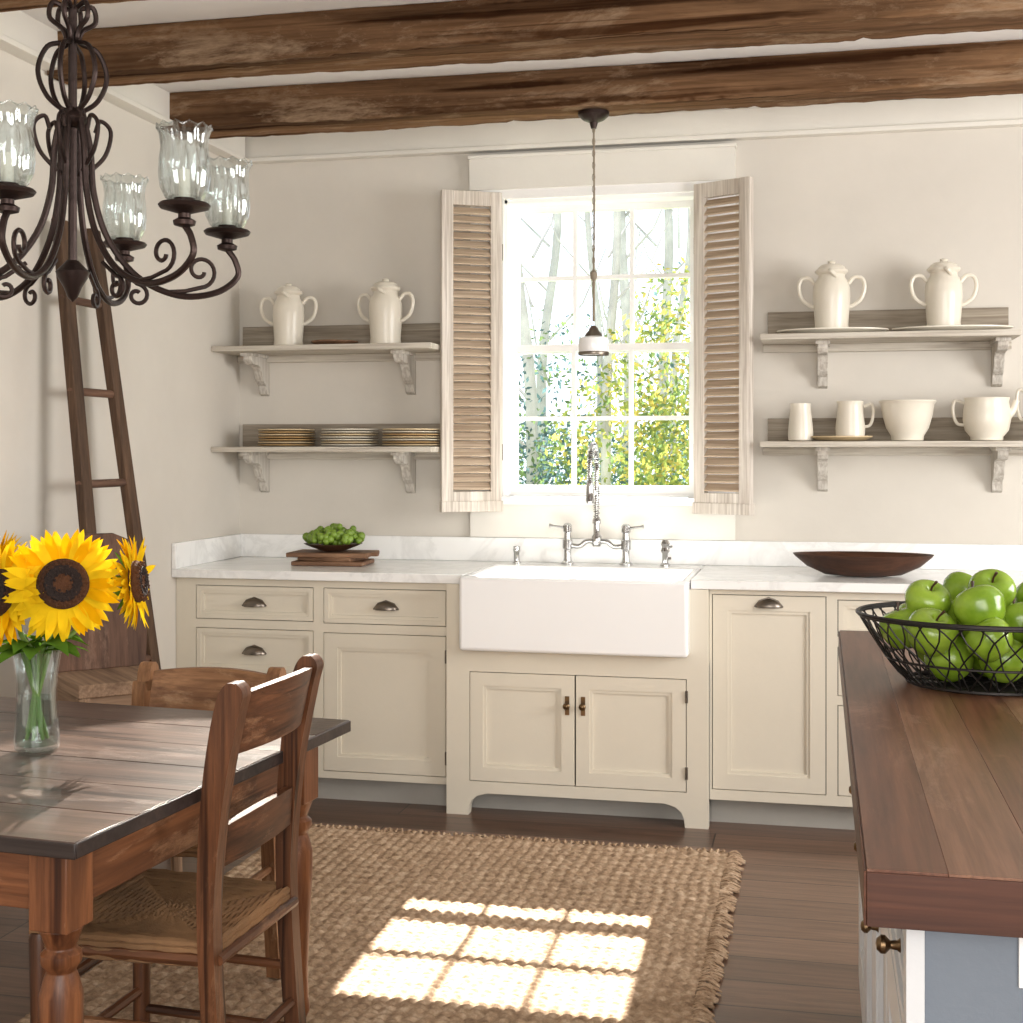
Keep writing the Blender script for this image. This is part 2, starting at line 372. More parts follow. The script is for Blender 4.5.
pats=(['tan1','tan2','tan1','tan1','tan2','tan1','tan2'],['cream','tan2','cream','cream','tan2','cream','cream'],['tan2','tan1','cream','tan2','tan1','cream','tan2'])
for i,x in enumerate((-2.235,-1.952,-1.676)):
    b=MB('plate_stack')
    for k in range(7):
        z=k*.0108; j=random.uniform(-.004,.004); R=.122
        b.lathe([(.06,0+z),(.08,.001+z),(R-.002,.005+z),(R,.0085+z),(R-.006,.010+z),(.07,.006+z),(.0001,.005+z)],(j,-j,0),M[pats[i][k]],40)
    b.finish(loc=(x,5.52,ZLL+.001))
def vessel(name,x,y,z,prof,mat,handles=(),hz=(.11,.04),ho=.035,extra=None,tk=.006):
    b=MB(name); inner=[(max(r-.006,.0001),max(q,.008)) for r,q in reversed(prof)]
    b.lathe(prof+inner+[(.0001,.008)],(0,0,0),mat,40)
    for s in handles:
        r=max(r for r,q in prof)
        b.tube(smooth_pts([(s*(r-.006),0,hz[0]),(s*(r+ho*.8),0,hz[0]+.008),(s*(r+ho),0,(hz[0]+hz[1])/2+.01),(s*(r+ho*.6),0,hz[1]+.008),(s*(r-.010),0,hz[1])],6),tk,mat,8)
    if extra: extra(b)
    return b.finish(loc=(x,y,z))
z=ZRL+.001
vessel('stoneware_tumbler',-.072,5.5,z,[(.042,0),(.048,.005),(.049,.03),(.044,.09),(.039,.125),(.040,.148)],M['cream'])
platter('saucer',.085,5.5,z,.118,.10,M['cream2'])
vessel('stoneware_mug',.118,5.5,z+.010,[(.048,0),(.055,.005),(.057,.04),(.050,.10),(.048,.13),(.052,.146)],M['cream'],(1,),(.125,.045),.030)
vessel('stoneware_bowl',.333,5.5,z,[(.055,0),(.060,.003),(.062,.02),(.080,.05),(.094,.10),(.100,.142),(.108,.152),(.106,.157)],M['cream'])
vessel('cream_pitcher',.625,5.5,z,[(.055,0),(.060,.004),(.060,.015),(.080,.04),(.088,.08),(.086,.12),(.080,.15),(.084,.165)],M['cream'],(-1,),(.145,.06),.035,
   lambda b:b.tube(smooth_pts([(.07,0,.09),(.095,0,.12),(.108,0,.155)],4),[.018,.018,.017,.016,.015,.014,.013,.012,.012],M['cream'],10))
vessel('cream_teapot',.825,5.52,z,[(.045,0),(.052,.003),(.056,.03),(.058,.09),(.054,.15),(.048,.19),(.052,.205)],M['cream'],(-1,),(.185,.08),.030)

# ---------------------------------------------------------------- base cabinets
CAB=M['cab']
def door(b,x0,x1,z0,z1,y,mat,st=.055):
    g=.003; x0+=g;x1-=g;z0+=g;z1-=g
    b.panelgrid(x0,x1,z0,z1,y,y+.02,[(x0+st,x1-st,z0+st,z1-st)],mat)
    b.box(x0+st,x1-st,y+.013,y+.019,z0+st,z1-st,mat)
    e=.012
    for (a,c,d,f) in ((x0+st,x0+st+e,z0+st+e,z1-st-e),(x1-st-e,x1-st,z0+st+e,z1-st-e),(x0+st,x1-st,z0+st,z0+st+e),(x0+st,x1-st,z1-st-e,z1-st)):
        b.box(a,c,y+.005,y+.0128,d,f,mat)
def drawerp(b,x0,x1,z0,z1,y,mat): door(b,x0,x1,z0,z1,y,mat,.018)
def cup(b,x,z,y,mat,w=.047,h=.03,d=.026):
    vs=[];fs=[];nu,nv=14,7
    for i in range(nu+1):
        a=PI*i/nu
        for j in range(nv+1):
            q=PI/2*j/nv
            vs.append((x-w*math.cos(a),y-d*math.sin(a)*math.cos(q)*1.0,z+h*math.sin(a)*math.sin(q)))
    for i in range(nu):
        for j in range(nv): k=i*(nv+1)+j; fs.append((k,k+1,k+nv+2,k+nv+1))
    b.add(vs,fs,mat)
    b.tube([(x-w-.004,y-.002,z),(x-w*.7,y-.003,z+h*.75),(x,y-.003,z+h+.004),(x+w*.7,y-.003,z+h*.75),(x+w+.004,y-.002,z)],.003,mat,6)
    b.tube([(x-w,y-.002,z),(x-w*.7,y-d*.75,z),(x,y-d,z),(x+w*.7,y-d*.75,z),(x+w,y-.002,z)],.0022,mat,6)
def knob(b,x,y,z,mat,d=(0,-1,0),r=.013):
    rot=Vector((0,0,1)).rotation_difference(Vector(d)).to_matrix()
    b.lathe([(.009,0),(.006,.004),(.005,.012),(r,.018),(r,.023),(r*.6,.028),(.0001,.029)],(x,y,z),mat,16,rot=rot)
YC=5.06; ZT=.874
b=MB('base_cabinet')
op=[(-2.437,-1.937,.709,.845),(-2.437,-1.937,.498,.675),(-2.437,-1.937,.127,.465),(-1.896,-1.397,.705,.845),(-1.896,-1.397,.127,.670)]
b.panelgrid(XL+.002,-1.386,.10,ZT,YC,YC+.022,op,CAB); b.box(XL+.002,-1.386,YC+.03,YB-.005,.10,ZT,M['dark'])
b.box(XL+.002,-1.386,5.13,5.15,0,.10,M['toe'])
drawerp(b,*op[0],YC+.001,CAB); drawerp(b,*op[1],YC+.001,CAB); door(b,*op[2],YC+.001,CAB); drawerp(b,*op[3],YC+.001,CAB); door(b,*op[4],YC+.001,CAB)
cup(b,-2.187,.765,YC+.004,M['pull']); cup(b,-2.187,.575,YC+.004,M['pull']); cup(b,-1.64,.765,YC+.004,M['pull'])
for z in (.59,.2): b.tube([(-1.397,YC-.003,z-.025),(-1.397,YC-.003,z+.025)],.005,M['pull'])
b.finish()
b=MB('sink_base_cabinet'); YS=5.02
op=[(-1.295,-.888,.129,.545),(-.888,-.474,.129,.545)]
b.panelgrid(-1.385,-.395,.085,ZT,YS,YS+.022,[(-1.295,-.474,.129,.545),(-1.316,-.464,.634,ZT)],CAB)
b.box(-1.385,-.395,YS+.03,5.12,.085,.60,M['dark']); b.box(-1.385,-1.365,YS+.022,5.6,.085,ZT,CAB); b.box(-.415,-.395,YS+.022,5.6,.085,ZT,CAB)
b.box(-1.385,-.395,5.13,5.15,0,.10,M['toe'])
door(b,*op[0],YS+.001,CAB,.05); door(b,*op[1],YS+.001,CAB,.05)
ft=[(0,.085),(0,0),(.085,0),(.088,.03),(.098,.055),(.12,.074),(.16,.085)]
b.prism([(-1.385+x,YS,z) for x,z in ft],(0,.045,0),CAB); b.prism([(-.395-x,YS,z) for x,z in ft],(0,.045,0),CAB)
for x in (-.918,-.858):
    knob(b,x,YS,.43,M['bronze']); b.box(x-.008,x+.008,YS-.004,YS,.395,.465,M['bronze'])
for z in (.48,.2): b.tube([(-.474,YS-.003,z-.022),(-.474,YS-.003,z+.022)],.005,M['pull'])
b.finish()
b=MB('base_cabinet')
op=[(-.385,.025,.137,.855),(.064,.60,.709,.845),(.064,.60,.498,.675),(.064,.60,.137,.465),(.64,1.2,.705,.845),(.64,1.2,.137,.67),(1.24,1.8,.705,.845),(1.24,1.8,.137,.67)]
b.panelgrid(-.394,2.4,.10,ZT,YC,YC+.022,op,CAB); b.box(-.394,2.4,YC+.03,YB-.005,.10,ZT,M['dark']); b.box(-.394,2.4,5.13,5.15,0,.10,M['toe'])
b.box(2.38,2.4,YC,YB-.005,0,ZT,CAB)
for i,o in enumerate(op):
    (drawerp if i in(1,2,4,6) else door)(b,*o,YC+.001,CAB)
cup(b,-.18,.812,YC,M['pull']); cup(b,.33,.765,YC+.004,M['pull']); cup(b,.33,.575,YC+.004,M['pull']); cup(b,.92,.765,YC+.004,M['pull'])
b.finish()
b=MB('marble_countertop'); m=M['marble']
b.box(XL+.001,-1.321,5.02,YB-.001,.875,.91,m); b.box(-.459,2.42,5.02,YB-.001,.875,.91,m); b.box(-1.321,-.459,5.503,YB-.001,.875,.91,m)
b.box(XL+.001,2.42,YB-.022,YB-.001,.91,1.012,m); b.box(XL+.001,XL+.02,5.02,YB-.022,.91,1.012,m)
b.finish(bevel=.003)
b=MB('farmhouse_sink'); x0,x1,y0,y1,z0,z1=-1.318,-.462,4.945,5.5,.632,.912; t=.03
vs=[(x,y,z) for z in(z0,z1) for x,y in((x0,y0),(x1,y0),(x1,y1),(x0,y1))]
vs+=[(x,y,z1) for x,y in((x0+t,y0+t),(x1-t,y0+t),(x1-t,y1-t),(x0+t,y1-t))]
vs+=[(x,y,z0+.03) for x,y in((x0+t+.01,y0+t+.01),(x1-t-.01,y0+t+.01),(x1-t-.01,y1-t-.01),(x0+t+.01,y1-t-.01))]
fs=[(0,3,2,1)]+[(i,(i+1)%4,(i+1)%4+4,i+4) for i in range(4)]+[(i+4,(i+1)%4+4,(i+1)%4+8,i+8) for i in range(4)]+[(i+8,(i+1)%4+8,(i+1)%4+12,i+12) for i in range(4)]+[(12,13,14,15)]
b.add(vs,fs,M['porc']); o=b.finish(bevel=.014,smooth=True); o.modifiers['bevel'].segments=4
b=MB('bridge_faucet'); m=M['nickel']; fy=5.585; cx=-.898
for s in(-1,1):
    x=cx+s*.122
    b.lathe([(.028,0),(.028,.006),(.018,.014),(.015,.03),(.015,.06),(.021,.065),(.021,.10),(.016,.105),(.014,.13),(.019,.135),(.019,.16),(.012,.168),(.0001,.17)],(x,fy,.911),m,20)
    b.tube([(x,fy,.911+.15),(x+s*.06,fy-.01,.911+.158),(x+s*.075,fy-.01,.911+.16)],[.006,.005,.009],m)
    b.tube(smooth_pts([(x,fy,.911+.08),(x-s*.05,fy,.911+.075),(x-s*.08,fy,.911+.095),(cx,fy,.911+.095)],5),.010,m,10)
b.lathe([(.016,0),(.021,.01),(.021,.04),(.014,.05),(.013,.09),(.018,.095),(.018,.11),(.011,.12)],(cx,fy,.911+.075),m,20)
neck=smooth_pts([(cx,fy,1.08),(cx,fy,1.22),(cx,fy,1.32),(cx,fy-.03,1.385),(cx,fy-.09,1.405),(cx,fy-.15,1.37),(cx,fy-.165,1.30),(cx,fy-.165,1.25)],8)
b.tube(neck,.008,m,10)
coil=[];acc=0;N=len(neck)
for i in range(N-1):
    for k in range(14):
        t=k/14; p=neck[i].lerp(neck[i+1],t); tan=(neck[i+1]-neck[i]).normalized(); X=Vector((1,0,0)); Y=tan.cross(X)
        acc+=(neck[i+1]-neck[i]).length/14; a=acc/.009*2*PI
        coil.append(p+X*math.cos(a)*.0125+Y*math.sin(a)*.0125)
b.tube(coil[::2],.0022,m,5)
b.lathe([(.014,0),(.018,.01),(.016,.07),(.012,.09)],(cx,fy-.165,1.17),m,16)
b.tube([(cx,fy,1.20),(cx,fy-.08,1.22),(cx,fy-.165,1.22)],.005,m)
b.finish()
b=MB('soap_dispenser'); b.lathe([(.018,0),(.018,.005),(.012,.01),(.012,.045),(.015,.05),(.015,.07),(.0001,.073)],(0,0,0),m,16); b.tube([(0,0,.06),(0,-.04,.065)],.005,m); b.finish(loc=(-1.235,5.58,.911))
b=MB('side_sprayer'); b.lathe([(.022,0),(.022,.006),(.013,.012),(.012,.05),(.02,.06),(.014,.075),(.02,.09),(.012,.105),(.0001,.107)],(0,0,0),m,16)
b.tube([(0,0,.07),(.03,-.01,.08)],.005,m); b.tube([(0,0,.03),(.025,0,.03)],.006,m); b.finish(loc=(-.615,5.585,.911))

# counter items
b=MB('wooden_dough_bowl')
pf=[(.30,0),(.55,.006),(.80,.035),(.97,.072),(1.0,.082),(.965,.080),(.78,.043),(.5,.02),(.0001,.016)]
b.lathe(pf,(0,0,0),M['bowlwood'],56)
b.v=[Vector((v.x*.258*(1+.03*math.sin(v.y*3)),v.y*.14,v.z)) for v in b.v]
b.finish(loc=(.160,5.30,.911),rotz=.02)
b=MB('cutting_boards'); bm_=M['board']
for (s,z,r) in (((.30,.20,.018),.009,.06),((.24,.18,.016),.0265,-.12),((.34,.21,.018),.044,.05)):
    b.rbox((0,0,z),s,Matrix.Rotation(r,3,'Z'),bm_)
b.rbox((.17,0,.044),(.05,.03,.016),Matrix.Rotation(.05,3,'Z'),bm_)
b.finish(loc=(-1.965,5.36,.911),bevel=.004)
b=MB('fruit_bowl'); b.lathe([(.04,0),(.05,.003),(.09,.018),(.122,.032),(.118,.033),(.085,.022),(.0001,.012)],(0,0,0),M['bowlwood'],40)
b.finish(loc=(-1.965,5.36,.9655))
b=MB('green_grapes'); random.seed(3)
for k in range(120):
    a=random.uniform(0,2*PI); r=.108*math.sqrt(random.random()); z=.033+random.uniform(0,.078)*(1-(r/.125)**2)+(.01 if r>.07 else 0)
    b.sphere((r*math.cos(a)*1.15,r*math.sin(a)*.8,z),random.uniform(.012,.018),M['fig'],10,6)
b.finish(loc=(-1.965,5.36,.966))

# ---------------------------------------------------------------- pendant
b=MB('pendant_lamp'); px,py=-.815,5.0
b.lathe([(.058,0),(.058,-.012),(.040,-.028),(.016,-.038),(.010,-.06)],(px,py,2.634),M['iron'],24)
b.tube(smooth_pts([(px,py,2.60),(px+.002,py,2.3),(px,py,2.0)],4),.0035,M['rope'],6)
for k in range(28):
    z=2.57-k*.022; a=k%2*PI/2
    ring=[(px+.005*math.cos(t)*math.cos(a),py+.005*math.cos(t)*math.sin(a),z+.014*math.sin(t)) for t in [2*PI*i/8 for i in range(8)]]
    b.tube(ring,.0014,M['rope'],5,closed=True)
b.tube([(px,py,2.0),(px,py,1.86)],.005,M['rope'],6)
b.lathe([(.006,.02),(.014,.01),(.012,-.01),(.006,-.02)],(px,py,2.03),M['rope'],12)
b.lathe([(.006,.04),(.016,.03),(.02,.02),(.030,.010),(.035,.0)],(px,py,1.805),M['pull'],24)
b.lathe([(.03,.0),(.052,-.008),(.056,-.02),(.056,-.06),(.052,-.068),(.048,-.068),(.05,-.02),(.0001,-.01)],(px,py,1.807),M['porc'],32)
b.lathe([(.0565,-.060),(.058,-.066),(.0565,-.072)],(px,py,1.807),M['pull'],32,cap=False)
b.finish()

# ---------------------------------------------------------------- chandelier
b=MB('wrought_iron_chandelier'); C=Vector((-1.485,2.52,0)); I=M['iron']
def cyl(r,a,z): return Vector((C.x+r*math.cos(a),C.y+r*math.sin(a),z))
b.lathe([(.06,0),(.06,-.01),(.03,-.03),(.01,-.04)],(C.x,C.y,2.628),I,24)
for k in range(12):
    z=2.59-k*.026; a=k%2*PI/2
    b.tube([(C.x+.010*math.cos(t)*math.cos(a),C.y+.010*math.cos(t)*math.sin(a),z+.018*math.sin(t)) for t in [2*PI*i/10 for i in range(10)]],.003,I,6,closed=True)
b.tube([(C.x,C.y,2.29),(C.x,C.y,1.74)],.009,I,8)
b.lathe([(.0001,-.05),(.010,-.04),(.018,-.02),(.03,0),(.034,.012),(.026,.02),(.012,.035)],(C.x,C.y,1.735),I,20)
b.lathe([(.012,0),(.026,.01),(.03,.02),(.026,.03),(.012,.04)],(C.x,C.y,2.04),I,20)
A0=math.radians(-80); RR=.32
for k in range(6):
    a=A0+k*PI/3
    arm=smooth_pts([cyl(.018,a,2.08),cyl(.035,a,2.0),cyl(.042,a,1.91),cyl(.070,a,1.82),cyl(.13,a,1.745),cyl(.215,a,1.71),cyl(.295,a,1.72),cyl(.342,a,1.755),cyl(.338,a,1.79),cyl(RR,a,1.815)],6)
    b.tube(arm,.0068,I,8)
    sc=[]
    for t in range(26):
        q=t/25; ang=-PI*.5+q*PI*2.4; rr=.036*(1-q*.75)
        sc.append(cyl(.262+rr*math.cos(ang),a,1.765+rr*math.sin(ang)))
    b.tube([cyl(.19,a,1.716),cyl(.23,a,1.72)]+sc,.0045,I,6)
    sc=[]
    for t in range(20):
        q=t/19; ang=PI*.5-q*PI*2.2; rr=.024*(1-q*.7); sc.append(cyl(.13+rr*math.cos(ang),a,1.706+rr*math.sin(ang)))
    b.tube([cyl(.09,a,1.76)]+sc,.0045,I,6)
    b.tube(smooth_pts([cyl(.012,a,2.07),cyl(.05,a,2.10),cyl(.068,a,2.15),cyl(.05,a,2.20),cyl(.015,a,2.215),cyl(.02,a,2.24),cyl(.045,a,2.26),cyl(.04,a,2.29),cyl(.015,a,2.285)],6),.0052,I,7)
    b.tube(smooth_pts([cyl(.03,a,1.95),cyl(.065,a,1.99),cyl(.076,a,2.04),cyl(.055,a,2.06),cyl(.045,a,2.035)],5),.0045,I,6)
    p=cyl(RR,a,1.81)
    b.lathe([(.007,0),(.02,.004),(.022,.012),(.012,.018),(.012,.026),(.046,.036),(.05,.042),(.046,.046),(.02,.046),(.02,.055),(.0001,.055)],p,I,24)
    b.lathe([(.011,.05),(.011,.11),(.0001,.112)],p,M['cream'],12)
    g=[(.028,.047),(.036,.055),(.044,.075),(.047,.10),(.046,.13),(.043,.155),(.046,.175),(.052,.190)]
    b.lathe(g+[(r-.002,z) for r,z in reversed(g)],p,M['glass'],72,cap=False,fn=lambda q,z:1+.045*math.sin(q*12+z*25)*(1 if z>.06 else .3))
    b.tube([p+Vector((.052*math.cos(2*PI*i/48),.052*math.sin(2*PI*i/48),.190+.004*math.sin(2*PI*i/4))) for i in range(48)],.0016,M['glass'],5,closed=True)
b.finish()

# ---------------------------------------------------------------- ladder
b=MB('wooden_ladder')
def railpt(k,z):
    t=z/2.15; x=-2.22-.245*t
    return Vector((x,(4.05+.05*t) if k==0 else (4.46-.15*t),z))
for k in(0,1):
    pts=[railpt(k,z) for z in (0.0,.5,1.0,1.5,2.15)]
    A=[p+Vector((-.014,-.03,0)) for p in pts]; B=[p+Vector((-.014,.03,0)) for p in pts]
    b.strip(A,B,(.03,0,0),ldw['z'])
for i in range(7):
    z=.35+i*.307
    if z<2.1: b.tube([railpt(0,z)-Vector((0,.03,0)),railpt(1,z)+Vector((0,.03,0))],.014,brn['y'],10)
b.finish(bevel=.003)

b=MB('wooden_high_chair'); g=gry
b.box(-.15,.15,-.15,.15,.66,.70,g['x']); b.box(-.14,.14,-.14,-.12,.56,.66,g['x']); b.box(-.14,.14,.12,.14,.56,.66,g['x']); b.box(.12,.14,-.12,.12,.56,.66,g['y']); b.box(-.14,-.12,-.12,.12,.56,.66,g['y'])
for x in(-.13,.13):
    for y in(-.13,.13):
        b.tube([(x*1.15,y*1.15,0),(x,y,.66)],[.017,.022],g['z'],8)
for z in (.25,.4):
    b.tube([(-.14,-.14,z),(.14,-.14,z)],.011,g['x']); b.tube([(.14,-.14,z+.04),(.14,.14,z+.04)],.011,g['y']); b.tube([(-.14,.14,z),(.14,.14,z)],.011,g['x'])
A=[(-.145,-.14,.70),(-.155,-.15,.85),(-.17,-.15,1.0),(-.185,-.12,1.09),(-.19,-.05,1.12)]
B=[(-.145,.14,.70),(-.155,.15,.85),(-.17,.15,1.0),(-.185,.12,1.09),(-.19,.05,1.12)]
b.strip(A,B,(.022,0,0),brn['z'])
b.finish(loc=(-2.10,3.80,0),rotz=math.radians(-44),bevel=.003)

# ---------------------------------------------------------------- table
TZ=.018
b=MB('dining_table'); L,D=1.22,1.04
n=6
for i in range(n):
    b.box(-L,-.0,i*D/n+.0005,(i+1)*D/n-.0005,.738,.76+(i%2)*.0004,M['tabletop'])
b.box(-L+.004,-.004,.004,D-.004,.731,.745,M['tableedge'])
b.box(-.0,.004,0,D,.733,.759,M['tableedge']); b.box(-L,.004,-.004,0,.733,.759,M['tableedge'])
ins=.055
lx=(-L+ins+.035,-ins-.035); ly=(ins+.035,D-ins-.035)
for x in lx:
    for y in ly:
        b.box(x-.037,x+.037,y-.037,y+.037,.585,.733,tbw['z'])
        b.lathe([(.022,0),(.028,.01),(.030,.04),(.020,.06),(.022,.08),(.030,.10),(.027,.13),(.026,.20),(.031,.32),(.036,.42),(.036,.47),(.028,.50),(.024,.51),(.034,.525),(.034,.54),(.024,.55),(.030,.565),(.037,.585)],(x,y,0),tbw['z'],24)
b.box(lx[1]-.012,lx[1]+.022,ly[0]+.037,ly[1]-.037,.615,.733,tbw['y']); b.box(lx[0]-.022,lx[0]+.012,ly[0]+.037,ly[1]-.037,.615,.733,tbw['y'])
b.box(lx[0]+.037,lx[1]-.037,ly[0]-.022,ly[0]+.012,.615,.733,tbw['x']); b.box(lx[0]+.037,lx[1]-.037,ly[1]-.012,ly[1]+.022,.615,.733,tbw['x'])
o=b.finish(loc=(-1.154,1.963,TZ),rotz=math.radians(-5.2),bevel=.003); o.scale=(1,1,(.76-TZ)/.76)

# ---------------------------------------------------------------- chairs
def chair(loc,rotz,H=.96,w=.37,d=.40,lean=.055,cw=chw,flare=1.12,bw=.021):
    b=MB('dining_chair'); xb=d/2
    prof=[(0,xb+.035),(.2,xb+.012),(.45,xb-.004),(.60,xb-.002),(.75,xb+.012),(H-.07,xb+lean*.7),(H-.02,xb+lean*.97),(H,xb+lean)]
    prof=smooth_pts([(x,0,z) for z,x in prof],6)
    for s in(-1,1):
        y=s*w/2; wd=[]
        for p in prof:
            q=bw+(.009*min(1,(p.z-.5)/.35) if p.z>.5 else 0)
            if p.z>H-.03: q*=math.sqrt(max(.12,1-((p.z-(H-.03))/.031)**2))
            wd.append(q)
        A=[Vector((p.x-q,y-.018,p.z)) for p,q in zip(prof,wd)]; B=[Vector((p.x+q,y-.018,p.z)) for p,q in zip(prof,wd)]
        b.strip(A,B,(0,.036,0),cw['z'])
    def xat(z): return min(prof,key=lambda p:abs(p.z-z)).x
    for (z0,z1,bow) in [(H-.14,H-.025,.035),(.59,.665,.02)]:
        n=14; A=[];B=[]
        for i in range(n+1):
            t=i/n; y=-w/2+w*t; bw_=bow*4*t*(1-t); hz=.012*4*t*(1-t)
            A.append(Vector((xat(z0)+bw_-.008,y,z0+hz*.5))); B.append(Vector((xat(z1)+bw_-.008,y,z1+hz)))
        b.strip(A,B,(.018,0,0),cw['y'])
    wf=w*flare
    for s in(-1,1):
        b.lathe([(.014,0),(.018,.02),(.019,.3),(.022,.44),(.018,.452),(.0001,.455)],(-d/2+.0,s*wf/2,0),cw['z'],16)
        for z in (.16,.29): b.tube([(-d/2,s*wf/2,z),(xb+.015,s*w/2,z)],.0105,cw['x'],8)
        b.tube([(-d/2,s*wf/2,.425),(xb,s*w/2,.425)],.014,cw['x'],8)
    for z in (.20,.33,.425): b.tube([(-d/2,-wf/2,z),(-d/2,wf/2,z)],.011,cw['y'],8)
    for z in (.22,.425): b.tube([(xb+.012,-w/2,z),(xb+.012,w/2,z)],.011,cw['y'],8)
    nr=15; x0,x1=-d/2-.012,xb+.004
    for k in range(nr):
        f=1-k/(nr); z=.454-.014*math.sin(min(1,k/6)*PI/2)+random.uniform(-.0015,.0015)
        cx_=(x0+x1)/2; hx=(x1-x0)/2*f; hf=(wf/2+.008)*f; hb=(w/2-.0)*f
        ring=[(cx_-hx,-hf,z),(cx_-hx,0,z),(cx_-hx,hf,z),(cx_,(hf+hb)/2,z),(cx_+hx,hb,z),(cx_+hx,0,z),(cx_+hx,-hb,z),(cx_,-(hf+hb)/2,z)]
        R2=[]; PR=[]
        for i in range(8):
            p=Vector(ring[i]); q=Vector(ring[(i+1)%8])
            for j in range(8):
                PR.append(p.lerp(q,j/8)); R2.append(.0078+.0018*math.sin((i*8+j)*2.1))
        b.tube(PR,R2,M['rush'],6,closed=True)
        if k<2:
            for dz in (.012,.024,.036): b.tube([(p[0],p[1],p[2]-dz) for p in PR],R2,M['rush'],6,closed=True)
    b.prism([(x0+.01,-wf/2+.01,.430),(x1-.01,-w/2+.01,.430),(x1-.01,w/2-.01,.430),(x0+.01,wf/2-.01,.430)],(0,0,.006),M['rush'])
    b.finish(loc=loc,rotz=rotz,bevel=.003)
chair((-1.262,2.515,TZ),math.radians(-2),.940,.345,.35,.048,flare=1.08,bw=.0165)
chair((-1.57,3.14,TZ),math.radians(88),.80,.37,.32,.04,cw=ch2,flare=1.02,bw=.017)

# ---------------------------------------------------------------- vase and sunflowers
VX,VY,VZ=-1.585,2.55,.762
g=[(.036,0),(.044,.004),(.046,.02),(.044,.06),(.040,.11),(.041,.15),(.047,.19),(.050,.205)]
b=MB('glass_vase'); b.lathe(g+[(r-.003,max(z,.012)) for r,z in reversed(g)]+[(.0001,.012)],(0,0,0),M['glass'],40)
b.lathe([(.0001,.013),(.040,.013),(.042,.02),(.040,.06),(.0365,.11),(.0001,.11)],(0,0,0),M['water'],32); b.finish(loc=(VX,VY,VZ))
b=MB('sunflower_bouquet')
def petal(rot,c,a,r0,L,w,lift,mat,curl):
    vs=[];fs=[];n=6
    for i in range(n+1):
        t=i/n; ww=w*math.sin(PI*min(1,t*.86+.14))**.8*(1 if t<.95 else .15)
        r=r0+L*t; z=lift*L*t+curl*L*t*t
        for s in(-1,0,1):
            p=Vector((r*math.cos(a)-s*ww*math.sin(a),r*math.sin(a)+s*ww*math.cos(a),z+(.15*ww if s else 0)))
            vs.append(rot@p+c)
    for i in range(n):
        for k in(0,1): q=i*3+k; fs.append((q,q+1,q+4,q+3))
    b.add(vs,fs,mat)
def leaf(base,dirv,L,w,mat,droop=.3):
    d=Vector(dirv).normalized(); side=d.cross(Vector((0,0,1))).normalized(); up=side.cross(d); vs=[];fs=[];n=7
    for i in range(n+1):
        t=i/n; ww=w*math.sin(PI*t**.7)*1. if t<1 else 0; p=Vector(base)+d*L*t-Vector((0,0,1))*droop*L*t*t
        for s in(-1,0,1): vs.append(p+side*ww*s+up*(.25*ww if s else 0))
    for i in range(n):
        for k in(0,1): q=i*3+k; fs.append((q,q+1,q+4,q+3))
    b.add(vs,fs,mat)
def flower(c,n,R,back):
    c=Vector(c); n=Vector(n).normalized(); rot=Vector((0,0,1)).rotation_difference(n).to_matrix(); rd=R*.44
    b.lathe([(.0001,-.012),(rd*.6,-.012),(rd,-.002),(rd*1.02,.006),(rd*.92,.014),(rd*.75,.016)],c,M['seed2'],32,rot=rot)
    b.lathe([(rd*.80,.012),(rd*.7,.020),(rd*.45,.018),(rd*.25,.012),(.0001,.010)],c,M['seed'],32,rot=rot,cap=False)
    for k in range(90):
        a=k*2.39996; r=rd*.97*math.sqrt((k+8)/98); b.sphere(c+rot@Vector((r*math.cos(a),r*math.sin(a),.017)),.0032,M['seed2'] if r>rd*.62 or r<rd*.3 else M['seed'],6,4)
    N=24
    for lay in range(3):
        for k in range(N):
            a=2*PI*(k+lay/3)/N+random.uniform(-.08,.08)
            petal(rot,c+n*(-.004*lay),a,rd*.88,(R-rd*.88)*random.uniform(.85,1.1),R*.095,.15-.12*lay+random.uniform(-.1,.14),M['petal' if random.random()<.75 else 'petal2'],random.uniform(-.25,.15))
    for k in range(12):
        a=2*PI*k/12; petal(rot,c+n*-.014,a,rd*.5,R*.5,R*.09,-.15,M['fleaf'],-.2)
    b.tube(smooth_pts([c-n*.012,c-n*.045-Vector((0,0,.025)),Vector((back[0]*.6+VX*.4+.0,back[1]*.6+VY*.4,1.0)),Vector((VX+(back[0]-VX)*.12,VY+(back[1]-VY)*.12,.95)),Vector((VX-(back[0]-VX)*.15,VY-(back[1]-VY)*.15,.80))],6),.0055,M['stem'],8)
cd=Vector((.53,-.85,.12))
flower((VX+.078,VY-.03,1.110),cd+Vector((.0,0,.1)),.116,(VX+.05,VY))
flower((VX-.055,VY-.05,1.09),(-.25,-.9,.25),.112,(VX-.06,VY))
flower((VX+.170,VY+.10,1.105),(.95,.22,.10),.100,(VX+.10,VY+.06))
flower((VX+.02,VY+.13,1.13),(.3,.35,1.0),.10,(VX+.02,VY+.08))
flower((VX-.16,VY+.08,1.12),(-.8,-.2,.5),.10,(VX-.1,VY+.06))
for k in range(16):
    a=k*2.4; leaf((VX+.02*math.cos(a),VY+.02*math.sin(a),.965+.01*(k%3)),(math.cos(a),math.sin(a),.35),random.uniform(.08,.13),.026,M['fleaf'],.45)
for k in range(7):
    a=k*.9; b.tube([(VX+.03*math.cos(a),VY+.03*math.sin(a),.97),(VX-.022*math.cos(a),VY-.022*math.sin(a),.785)],.004,M['stem'],7)
b.finish(smooth=True)

